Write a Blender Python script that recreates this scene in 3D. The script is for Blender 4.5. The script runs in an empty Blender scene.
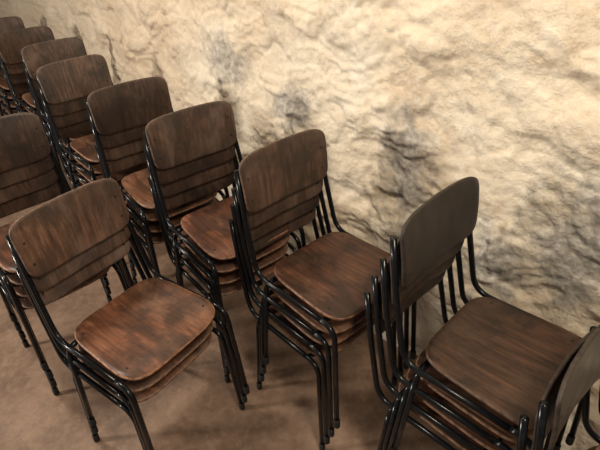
import bpy, math, random
from mathutils import Vector, Matrix, noise
import bmesh
random.seed(4)
S=bpy.context.scene
COL=S.collection
S.view_settings.view_transform='Standard'
# ---------------- camera ----------------
CP=Vector((0.899,-0.949,1.750)); psi,th,ro,f=2.422,0.592,-0.050,484.6
fw=Vector((math.cos(th)*math.cos(psi),math.cos(th)*math.sin(psi),-math.sin(th)))
r=fw.cross(Vector((0,0,1))).normalized(); u=r.cross(fw)
r2=math.cos(ro)*r+math.sin(ro)*u; u2=-math.sin(ro)*r+math.cos(ro)*u
cam=bpy.data.cameras.new('camera'); co=bpy.data.objects.new('camera',cam); COL.objects.link(co)
M=Matrix((r2,u2,-fw)).transposed().to_4x4(); M.translation=CP; co.matrix_world=M
cam.sensor_width=36; cam.lens=36*f/600; cam.clip_start=.02
S.camera=co
WY=0.39
# ---------------- materials ----------------
def newmat(n):
    m=bpy.data.materials.new(n); m.use_nodes=True; nt=m.node_tree
    return m,nt,nt.nodes['Principled BSDF']
def N(nt,t,**k):
    n=nt.nodes.new(t)
    for a,b in k.items():
        if a in n.inputs.keys(): n.inputs[a].default_value=b
        else: setattr(n,a,b)
    return n
def ramp(nt,fac,stops,interp='LINEAR'):
    n=nt.nodes.new('ShaderNodeValToRGB'); e=n.color_ramp; e.interpolation=interp
    while len(e.elements)<len(stops): e.elements.new(.5)
    for el,(p,c) in zip(e.elements,stops):
        el.position=p; el.color=(c if len(c)==4 else (*c,1)) if hasattr(c,'__len__') else (c,c,c,1)
    nt.links.new(fac,n.inputs['Fac']); return n.outputs['Color']
def mix(nt,fac,a,b,mode='MIX'):
    n=nt.nodes.new('ShaderNodeMix'); n.data_type='RGBA'; n.blend_type=mode
    for s,i in ((fac,0),(a,6),(b,7)):
        if hasattr(s,'links'): nt.links.new(s,n.inputs[i])
        elif i==0: n.inputs[0].default_value=s
        else: n.inputs[i].default_value=(*s,1)
    return n.outputs[2]
def noi(nt,vec,scale,detail=4,rough=.55,dist=0):
    n=N(nt,'ShaderNodeTexNoise',Scale=scale,Detail=detail,Roughness=rough,Distortion=dist)
    if vec is not None: nt.links.new(vec,n.inputs['Vector'])
    return n.outputs['Fac']
def math2(nt,op,a,b=None,c=None):
    n=N(nt,'ShaderNodeMath',operation=op)
    for i,s in enumerate((a,b,c)):
        if s is None: continue
        if hasattr(s,'links'): nt.links.new(s,n.inputs[i])
        else: n.inputs[i].default_value=s
    return n.outputs[0]
def mapping(nt,V,scl,loc=(0,0,0)):
    mp=N(nt,'ShaderNodeMapping'); mp.inputs['Scale'].default_value=scl; mp.inputs['Location'].default_value=loc
    nt.links.new(V,mp.inputs['Vector']); return mp.outputs[0]
def wood(name,scl,tint,dark,worn):
    m,nt,b=newmat(name); L=nt.links.new
    tc=N(nt,'ShaderNodeTexCoord'); oi=N(nt,'ShaderNodeObjectInfo')
    mu=N(nt,'ShaderNodeVectorMath',operation='MULTIPLY'); mu.inputs[1].default_value=(31,17,23)
    cb=N(nt,'ShaderNodeCombineXYZ')
    for i in range(3): L(oi.outputs['Random'],cb.inputs[i])
    L(cb.outputs[0],mu.inputs[0])
    ad=N(nt,'ShaderNodeVectorMath',operation='ADD'); L(tc.outputs['Object'],ad.inputs[0]); L(mu.outputs[0],ad.inputs[1])
    V=ad.outputs[0]
    fine=noi(nt,mapping(nt,V,scl),95,6,.75,.1)
    fig=noi(nt,mapping(nt,V,tuple(1 if s>.5 else s*3. for s in scl)),4.5,2,.45,.5)
    sn=math2(nt,'SINE',math2(nt,'MULTIPLY',fig,85.))
    c1=ramp(nt,fine,[(.32,tuple(x*.4 for x in tint)),(.5,tint),(.68,tuple(x*1.6 for x in tint))])
    c2=mix(nt,.5,c1,ramp(nt,math2(nt,'MULTIPLY_ADD',sn,.5,.5),[(0,.3),(.5,.8),(1,1.0)]),'MULTIPLY')
    big=noi(nt,V,6,5,.6,.5)
    c3=mix(nt,ramp(nt,big,[(.42,0.),(.58,.8)]),c2,dark)
    wr=noi(nt,mapping(nt,V,tuple(1 if s>.5 else .6 for s in scl),(3,3,3)),6,6,.66,.4)
    c4=mix(nt,ramp(nt,wr,[(.52,0.),(.68,.6)]),c3,worn)
    mr=N(nt,'ShaderNodeMapRange'); mr.inputs[3].default_value=.75; mr.inputs[4].default_value=1.25; L(oi.outputs['Random'],mr.inputs[0])
    hs=N(nt,'ShaderNodeHueSaturation'); L(c4,hs.inputs['Color']); L(mr.outputs[0],hs.inputs['Value'])
    c5=mix(nt,1.0,hs.outputs[0],oi.outputs['Color'],'MULTIPLY')
    L(c5,b.inputs['Base Color'])
    L(ramp(nt,wr,[(.3,.30),(.7,.52)]),b.inputs['Roughness'])
    bp=N(nt,'ShaderNodeBump',Strength=.15,Distance=.002); L(fine,bp.inputs['Height']); L(bp.outputs[0],b.inputs['Normal'])
    b.inputs['Specular IOR Level'].default_value=.5
    return m
seat_m=wood('dark_stained_plywood_seat',(.05,1,1),(.165,.074,.042),(.038,.023,.017),(.28,.15,.092))
back_m=wood('dark_stained_plywood_back',(1,1,.06),(.100,.058,.041),(.034,.025,.021),(.16,.108,.083))
def simple(name,sc,stops,rough,metal=0,spec=.5,tinted=False):
    m,nt,b=newmat(name); tc=N(nt,'ShaderNodeTexCoord')
    c=ramp(nt,noi(nt,tc.outputs['Object'],sc,3),stops)
    if tinted:
        oi=N(nt,'ShaderNodeObjectInfo'); c=mix(nt,1.,c,oi.outputs['Color'],'MULTIPLY')
    nt.links.new(c,b.inputs['Base Color'])
    b.inputs['Roughness'].default_value=rough; b.inputs['Metallic'].default_value=metal; b.inputs['Specular IOR Level'].default_value=spec
    return m
edge_m=simple('plywood_seat_edge',60,[(.35,(.11,.05,.028)),(.65,(.32,.175,.10))],.6,tinted=True)
bedge_m=simple('plywood_back_edge',60,[(.35,(.05,.028,.018)),(.65,(.15,.09,.06))],.6,tinted=True)
steel=simple('black_painted_steel',40,[(.4,(.0030,.0040,.0055)),(.7,(.007,.008,.010))],.22,0,.3)
rubber=simple('black_rubber',80,[(.4,(.006,.006,.006)),(.7,(.015,.014,.014))],.8)
scr=simple('dark_metal_screw',200,[(.4,(.02,.015,.012)),(.7,(.05,.04,.035))],.4,.4)
# ---------------- geometry helpers ----------------
def mesh(name,v,fc,mats,mi=None,smooth=True):
    me=bpy.data.meshes.new(name); me.from_pydata([tuple(p) for p in v],[],fc)
    for m in mats: me.materials.append(m)
    for i,p in enumerate(me.polygons):
        p.use_smooth=smooth
        if mi: p.material_index=mi[i]
    me.update(); return me
def fillet(pts,rad,seg=7):
    out=[Vector(pts[0])]
    for i in range(1,len(pts)-1):
        a,bb,c=map(Vector,pts[i-1:i+2]); R=rad[i-1] if hasattr(rad,'__len__') else rad
        d1=(a-bb).normalized(); d2=(c-bb).normalized()
        p1=bb+d1*R; p2=bb+d2*R
        for k in range(seg+1):
            t=k/seg; out.append(p1*(1-t)**2+bb*2*t*(1-t)+p2*t*t)
    out.append(Vector(pts[-1])); return out
def tube(V,F,pts,rad,n=12):
    base0=len(V); pts=[Vector(p) for p in pts]
    t=(pts[1]-pts[0]).normalized(); a=Vector((1,0,0)) if abs(t.x)<.8 else Vector((0,1,0)); nn=t.cross(a).normalized()
    for i,p in enumerate(pts):
        t2=((pts[min(i+1,len(pts)-1)]-pts[max(i-1,0)])).normalized()
        nn=(nn-t2*nn.dot(t2)).normalized(); bb=t2.cross(nn)
        R=rad[i] if hasattr(rad,'__len__') else rad
        for k in range(n):
            an=2*math.pi*k/n; V.append(p+nn*(R*math.cos(an))+bb*(R*math.sin(an)))
    for i in range(len(pts)-1):
        for k in range(n):
            o=base0+i*n; F.append((o+k,o+(k+1)%n,o+n+(k+1)%n,o+n+k))
    F.append(tuple(base0+k for k in range(n))[::-1]); o=base0+(len(pts)-1)*n; F.append(tuple(o+k for k in range(n)))
def plate(fn,thick,nexp,nr=12,na=72):
    """fn(s,t)->point on mid surface, s,t in [-1,1]"""
    def pt(s,t): return Vector(fn(s,t))
    def nrm(s,t):
        e=.01; return (pt(s+e,t)-pt(s-e,t)).cross(pt(s,t+e)-pt(s,t-e)).normalized()
    V=[];F=[];MI=[]
    def st(rr,k):
        an=2*math.pi*k/na; c,s=math.cos(an),math.sin(an)
        return rr*math.copysign(abs(c)**(2/nexp),c), rr*math.copysign(abs(s)**(2/nexp),s)
    rings=[]
    rl=[(i/nr) for i in range(1,nr)]+[.985]
    h=thick/2
    V.append(pt(0,0)+nrm(0,0)*h); ct=0
    for rr in rl:
        rings.append(len(V))
        for k in range(na):
            s,t=st(rr,k); V.append(pt(s,t)+nrm(s,t)*h)
    for hh in (.55,-.55):
        rings.append(len(V))
        for k in range(na):
            s,t=st(1,k); V.append(pt(s,t)+nrm(s,t)*h*hh)
    for rr in rl[::-1]:
        rings.append(len(V))
        for k in range(na):
            s,t=st(rr,k); V.append(pt(s,t)-nrm(s,t)*h)
    cb=len(V); V.append(pt(0,0)-nrm(0,0)*h)
    for k in range(na): F.append((ct,rings[0]+k,rings[0]+(k+1)%na)); MI.append(0)
    for i in range(len(rings)-1):
        e=1 if len(rl)-1<=i<=len(rl)+1 else 0
        for k in range(na):
            a,b_=rings[i],rings[i+1]; F.append((a+k,b_+k,b_+(k+1)%na,a+(k+1)%na)); MI.append(e)
    for k in range(na): F.append((cb,rings[-1]+(k+1)%na,rings[-1]+k)); MI.append(0)
    return V,F,MI
# ---------------- chair parts ----------------
XF,XR,SF,SB=.186,-.176,.196,.180
def seatf(s,t):
    x=(XF+XR)/2+(XF-XR)/2*s
    w=SB+(SF-SB)*(s+1)/2
    y=w*t
    sc=max(-1,min(1,s)); tc_=max(-1,min(1,t))
    z=.4605-.013*math.cos(tc_*1.57)**.8*math.cos((sc+.15)*1.25)-.017*max(0,(s-.5)/.5)**2+.005*max(0,(-s-.4)/.6)**2
    return x,y,z
BW,ZT,ZB,XT,XB=.191,.857,.656,-.252,-.230
def backf(s,t):
    y=BW*(1-.02*(1-t)/2)*s; k=(t+1)/2
    z=ZB+(ZT-ZB)*k + .004*(1-s*s)*t
    x=XB+(XT-XB)*k+.018*s*s-.012-.006*(t*t)
    return x,y,z
V,F,MI=plate(seatf,.011,5.0); seat_me=mesh('seat',V,F,[seat_m,edge_m],MI)
V,F,MI=plate(backf,.010,6.5); back_me=mesh('backrest',V,F,[back_m,bedge_m],MI)
for me in (seat_me,back_me):
    bm=bmesh.new(); bm.from_mesh(me); bmesh.ops.recalc_face_normals(bm,faces=bm.faces); bm.to_mesh(me); bm.free()
TR=.0092; RZ=.441; RY=.2
V=[];F=[]
for s in (-1,1):
    pts=fillet([(.115,s*RY,RZ),(-.197,s*RY,RZ-.006),(-.246,s*.190,.655),(-.272,s*.183,.815)],[.06,.05])
    tube(V,F,pts,TR)
tube(V,F,fillet([(.12,-RY,RZ),(.12,-.165,RZ-.02),(.12,.165,RZ-.02),(.12,RY,RZ)],.02,4),.008,10)
# crossbar of the inverted-U rear support
tube(V,F,fillet([(-.150,-.203,.385),(-.148,-.200,.424),(-.148,.200,.424),(-.150,.203,.385)],.032,6),TR,12)
frame_me=mesh('frame',V,F,[steel])
def leg_mesh(kind,s):
    V=[];F=[]
    if kind=='f': pts=fillet([(.112,s*RY,RZ),(.180,s*RY,RZ+.001),(.206,s*.216,.022)],.05,8)
    else: pts=fillet([(-.150,s*.203,.39),(-.163,s*.208,.24),(-.182,s*.216,.022)],.05,3)
    tube(V,F,pts,TR)
    me=mesh('leg',V,F,[steel])
    V=[];F=[]; e=pts[-1]; d=(pts[-1]-pts[-2]).normalized()
    tube(V,F,[e-d*.018,e-d*.016,e+Vector((0,0,-.018)),e+Vector((0,0,-.022))],[.0100,.0118,.0118,.0100])
    return me,mesh('rubber_foot',V,F,[rubber])
legs=[leg_mesh(k,s) for k in 'fr' for s in (-1,1)]
def screw_me(p,n):
    V=[];F=[]; p=Vector(p); n=Vector(n).normalized()
    tube(V,F,[p,p+n*.0010,p+n*.0018],[.0044,.0042,.0024],12); return mesh('screw',V,F,[scr])
seat_scr=[]; back_scr=[]
for s,t in ((.62,.83),(.62,-.83),(-.68,.83),(-.68,-.83)):
    p=Vector(seatf(s,t))+Vector((0,0,.0050)); seat_scr.append(screw_me(p,(0,0,1)))
for s,t in ((.86,-.45),(-.86,-.45),(.86,.3),(-.86,.3)):
    p=Vector(backf(s,t))+Vector((.0046,0,0)); back_scr.append(screw_me(p,(1,-.15*s,.12)))
def obj(name,me,parent=None):
    o=bpy.data.objects.new(name,me); COL.objects.link(o)
    if parent: o.parent=parent
    return o
def chair(x,y,z,yaw,label,grp,cs=(1,1,1),cb=(1,1,1)):
    e=bpy.data.objects.new('school_chair',None); COL.objects.link(e); e.empty_display_size=.1
    e.location=(x,y,z); e.rotation_euler=(0,0,yaw)
    e['label']=label; e['category']='chair'; e['group']=grp
    s=obj('seat',seat_me,e); bk=obj('backrest',back_me,e); obj('frame',frame_me,e)
    s.color=(*cs,1); bk.color=(*cb,1)
    for m in seat_scr: obj('screw',m,s)
    for m in back_scr: obj('screw',m,bk)
    for lm,fm in legs:
        l=obj('leg',lm,e); obj('rubber_foot',fm,l)
    return e
FS=.024
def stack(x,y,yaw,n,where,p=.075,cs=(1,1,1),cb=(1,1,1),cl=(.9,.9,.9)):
    """x,y = position of the top chair"""
    for i in range(n):
        k=n-1-i; jy=random.uniform(-.0035,.0035) if k else 0
        ya=yaw+(random.uniform(-.008,.008) if k else 0)
        xx=x-FS*k*math.cos(yaw); yy=y-FS*k*math.sin(yaw)
        if i==n-1: lab='dark-stained plywood chair, black tube frame, topmost in stack '+where
        elif i==0: lab='dark plywood chair, black steel legs, lowest in stack '+where
        else: lab='dark plywood chair, black tube frame, nested within stack '+where
        chair(xx,yy+jy,p*i,ya,lab,'stacked plywood school chairs',cs if k==0 else (1,1,1),cb if k==0 else cl)
NW='near wall'; OF='on open floor'
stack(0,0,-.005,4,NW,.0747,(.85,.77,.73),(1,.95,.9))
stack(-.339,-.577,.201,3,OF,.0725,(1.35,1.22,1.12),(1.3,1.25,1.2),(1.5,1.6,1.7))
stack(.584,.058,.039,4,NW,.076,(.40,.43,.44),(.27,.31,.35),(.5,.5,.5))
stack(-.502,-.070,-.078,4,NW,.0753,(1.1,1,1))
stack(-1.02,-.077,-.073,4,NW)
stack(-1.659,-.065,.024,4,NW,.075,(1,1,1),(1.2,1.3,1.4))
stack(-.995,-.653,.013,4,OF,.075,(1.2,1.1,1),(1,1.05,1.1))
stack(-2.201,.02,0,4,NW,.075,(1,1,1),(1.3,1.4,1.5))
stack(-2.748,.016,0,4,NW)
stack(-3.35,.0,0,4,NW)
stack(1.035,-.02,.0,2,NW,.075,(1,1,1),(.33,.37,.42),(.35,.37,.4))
# ---------------- wall ----------------
def axis(a,b,c0,c1,fine,g=1.12):
    out=[c0]
    while out[-1]<c1: out.append(out[-1]+fine)
    s=fine
    while out[-1]<b: s=min(s*g,.2); out.append(out[-1]+s)
    s=fine; lo=[c0]
    while lo[-1]>a: s=min(s*g,.2); lo.append(lo[-1]-s)
    return lo[:0:-1]+out
xs=axis(-9,3.2,-3.0,1.5,.009); zs=axis(-.02,3.2,.4,1.85,.0085)
nx=len(xs)-1; nz=len(zs)-1
V=[];F=[]
def sst(a,b,x): t=max(0,min(1,(x-a)/(b-a))); return t*t*(3-2*t)
for z in zs:
    for x in xs:
        wx=.05*noise.noise(Vector((x*5,1,z*5)))+.018*noise.noise(Vector((x*18,1,z*18))); wz=.05*noise.noise(Vector((x*5,9,z*5)))+.018*noise.noise(Vector((x*18,9,z*18)))
        a=noise.fractal(Vector((x*1.5,0,z*1.9)),1.0,2.0,2)
        X=(x+wx)*4.6; Z=(z+wz)*6.4
        ds,ps=noise.voronoi(Vector((X,2.3,Z)))
        c0=ps[0]; hsh=noise.cell(c0*7.3); h2=noise.cell(c0*11.1+Vector((3,3,3)))
        edge=sst(0,.22,ds[1]-ds[0])
        facet=edge*(.010*hsh+.020*(h2-.3)*(X-c0.x)+.018*(hsh-.5)*(Z-c0.z))
        q=noise.noise(Vector(((x+wx)*4,4,(z+wz)*7)))*3
        fl_=math.floor(q); ter=fl_+sst(.6,.85,q-fl_)
        lump=noise.noise(Vector(((x+wx)*9,11,(z+wz)*12)))
        rm=sst(-.15,.35,noise.noise(Vector((x*2.6,21,z*3.2))))
        m=noise.fractal(Vector((x*18,7,z*22)),.7,2.1,4)
        V.append((x,WY+.024*a-facet+.008*ter+.008*lump+(.002+.006*rm)*m,z))
for j in range(nz):
    for i in range(nx):
        o=j*(nx+1)+i; F.append((o,o+1,o+nx+2,o+nx+1))
wm,nt,b=newmat('rough_limewashed_plaster'); L=nt.links.new
tc=N(nt,'ShaderNodeTexCoord'); O=tc.outputs['Object']
n1=noi(nt,O,1.7,6,.6,.3); n2=noi(nt,O,7,9,.64); n3=noi(nt,O,38,9,.62)
rmask=noi(nt,mapping(nt,O,(1,1,1),(5,5,5)),2.8,4,.6)
c=ramp(nt,n1,[(.35,(.67,.54,.395)),(.5,(.77,.665,.52)),(.65,(.82,.745,.62))])
c=mix(nt,ramp(nt,n2,[(.52,0.),(.64,.45)]),c,(.57,.44,.305))
c=mix(nt,ramp(nt,n3,[(.5,0.),(.62,.3)]),c,(.84,.79,.69))
c=mix(nt,ramp(nt,n3,[(.34,.35),(.42,.0)]),c,(.48,.37,.26))
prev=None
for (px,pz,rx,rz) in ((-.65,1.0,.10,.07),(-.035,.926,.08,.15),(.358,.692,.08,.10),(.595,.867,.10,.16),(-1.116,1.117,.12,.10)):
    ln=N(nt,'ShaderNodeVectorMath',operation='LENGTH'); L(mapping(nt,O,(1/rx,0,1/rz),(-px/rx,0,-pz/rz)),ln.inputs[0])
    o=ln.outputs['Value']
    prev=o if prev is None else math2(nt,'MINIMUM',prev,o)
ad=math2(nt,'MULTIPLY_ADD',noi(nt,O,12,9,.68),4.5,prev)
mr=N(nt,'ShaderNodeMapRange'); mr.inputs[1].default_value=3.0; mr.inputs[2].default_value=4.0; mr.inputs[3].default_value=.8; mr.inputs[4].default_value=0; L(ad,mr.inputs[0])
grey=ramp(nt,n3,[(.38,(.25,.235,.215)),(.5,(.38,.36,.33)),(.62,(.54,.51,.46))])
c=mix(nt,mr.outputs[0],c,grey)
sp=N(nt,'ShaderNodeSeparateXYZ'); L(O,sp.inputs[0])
far_falloff=N(nt,'ShaderNodeMapRange'); far_falloff.inputs[1].default_value=-.1; far_falloff.inputs[2].default_value=-1.8; far_falloff.inputs[3].default_value=0; far_falloff.inputs[4].default_value=.5; L(math2(nt,'MULTIPLY_ADD',n2,.8,sp.outputs[0]),far_falloff.inputs[0])  # browner towards the far end: light falloff painted into the plaster colour
c=mix(nt,far_falloff.outputs[0],c,(.46,.34,.23))
# faint hairline cracks
dv=N(nt,'ShaderNodeVectorMath',operation='MULTIPLY_ADD'); nn=N(nt,'ShaderNodeTexNoise',Scale=5,Detail=5); L(O,nn.inputs['Vector']); L(nn.outputs['Color'],dv.inputs[0]); dv.inputs[1].default_value=(.35,.35,.35); L(O,dv.inputs[2])
vo=N(nt,'ShaderNodeTexVoronoi',feature='DISTANCE_TO_EDGE',Scale=1.7); L(dv.outputs[0],vo.inputs['Vector'])
crk=math2(nt,'MULTIPLY',ramp(nt,vo.outputs['Distance'],[(0,1.),(.008,0.)]),ramp(nt,rmask,[(.52,0.),(.62,1.)]))
c=mix(nt,math2(nt,'MULTIPLY',crk,.25),c,(.35,.26,.18))
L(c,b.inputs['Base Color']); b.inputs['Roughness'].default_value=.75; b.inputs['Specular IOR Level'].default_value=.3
h=math2(nt,'MULTIPLY_ADD',n3,.5,math2(nt,'MULTIPLY',n2,.7))
q=noi(nt,O,16,4,.55); h=math2(nt,'MULTIPLY_ADD',math2(nt,'SNAP',q,.06),.7,h)
h=math2(nt,'MULTIPLY',h,ramp(nt,rmask,[(.4,.45),(.6,1.1)]))
bp=N(nt,'ShaderNodeBump',Strength=1.0,Distance=.019); L(h,bp.inputs['Height']); L(bp.outputs[0],b.inputs['Normal'])
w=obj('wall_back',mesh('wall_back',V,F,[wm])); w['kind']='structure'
# ---------------- floor ----------------
fm,nt,b=newmat('brown_concrete_floor'); L=nt.links.new
tc=N(nt,'ShaderNodeTexCoord'); O=tc.outputs['Object']
a1=noi(nt,O,3.2,7,.66,.3); a2=noi(nt,O,24,7,.68); a3=noi(nt,O,170,3,.6)
c=ramp(nt,a1,[(.38,(.155,.094,.063)),(.62,(.265,.168,.114))])
c=mix(nt,ramp(nt,a2,[(.48,0.),(.66,.5)]),c,(.33,.225,.155))
c=mix(nt,ramp(nt,a2,[(.34,.5),(.44,0.)]),c,(.11,.07,.048))
c=mix(nt,ramp(nt,a3,[(.56,0.),(.68,.5)]),c,(.10,.065,.045))
L(c,b.inputs['Base Color']); L(ramp(nt,a1,[(.3,.4),(.7,.65)]),b.inputs['Roughness'])
bp=N(nt,'ShaderNodeBump',Strength=.4,Distance=.004); L(a2,bp.inputs['Height']); L(bp.outputs[0],b.inputs['Normal'])
fl=obj('floor',mesh('floor',[(-9,-6,0),(3.2,-6,0),(3.2,.6,0),(-9,.6,0),(-9,-6,-.1),(3.2,-6,-.1),(3.2,.6,-.1),(-9,.6,-.1)],[(0,1,2,3),(7,6,5,4),(0,4,5,1),(1,5,6,2),(2,6,7,3),(3,7,4,0)],[fm],smooth=False)); fl['kind']='structure'
# ---------------- lights ----------------
def area(loc,tgt,size,e,col,sy=None):
    l=bpy.data.lights.new('area','AREA'); l.energy=e; l.color=col; l.size=size
    if sy: l.shape='RECTANGLE'; l.size_y=sy
    o=bpy.data.objects.new('room_light',l); COL.objects.link(o); o.location=loc
    o.rotation_euler=(Vector(tgt)-Vector(loc)).to_track_quat('-Z','Y').to_euler(); return o
area((-2.4,-3.4,1.6),(0,0,.9),.4,112,(1,.93,.82))  # low window light from the left
area((1.5,-.7,2.9),(.7,.4,1.3),.45,44,(1,.87,.68))  # added overhead light brightening the upper right wall, not a window
area((-1.6,-1.0,3.3),(-.4,-.2,.3),.35,42,(1,.90,.76))  # overhead light casting the shadows under the seats, not a window
wd=bpy.data.worlds.new('world'); S.world=wd; wd.use_nodes=True
bg=wd.node_tree.nodes['Background']; bg.inputs[0].default_value=(1,.89,.77,1); bg.inputs[1].default_value=.25
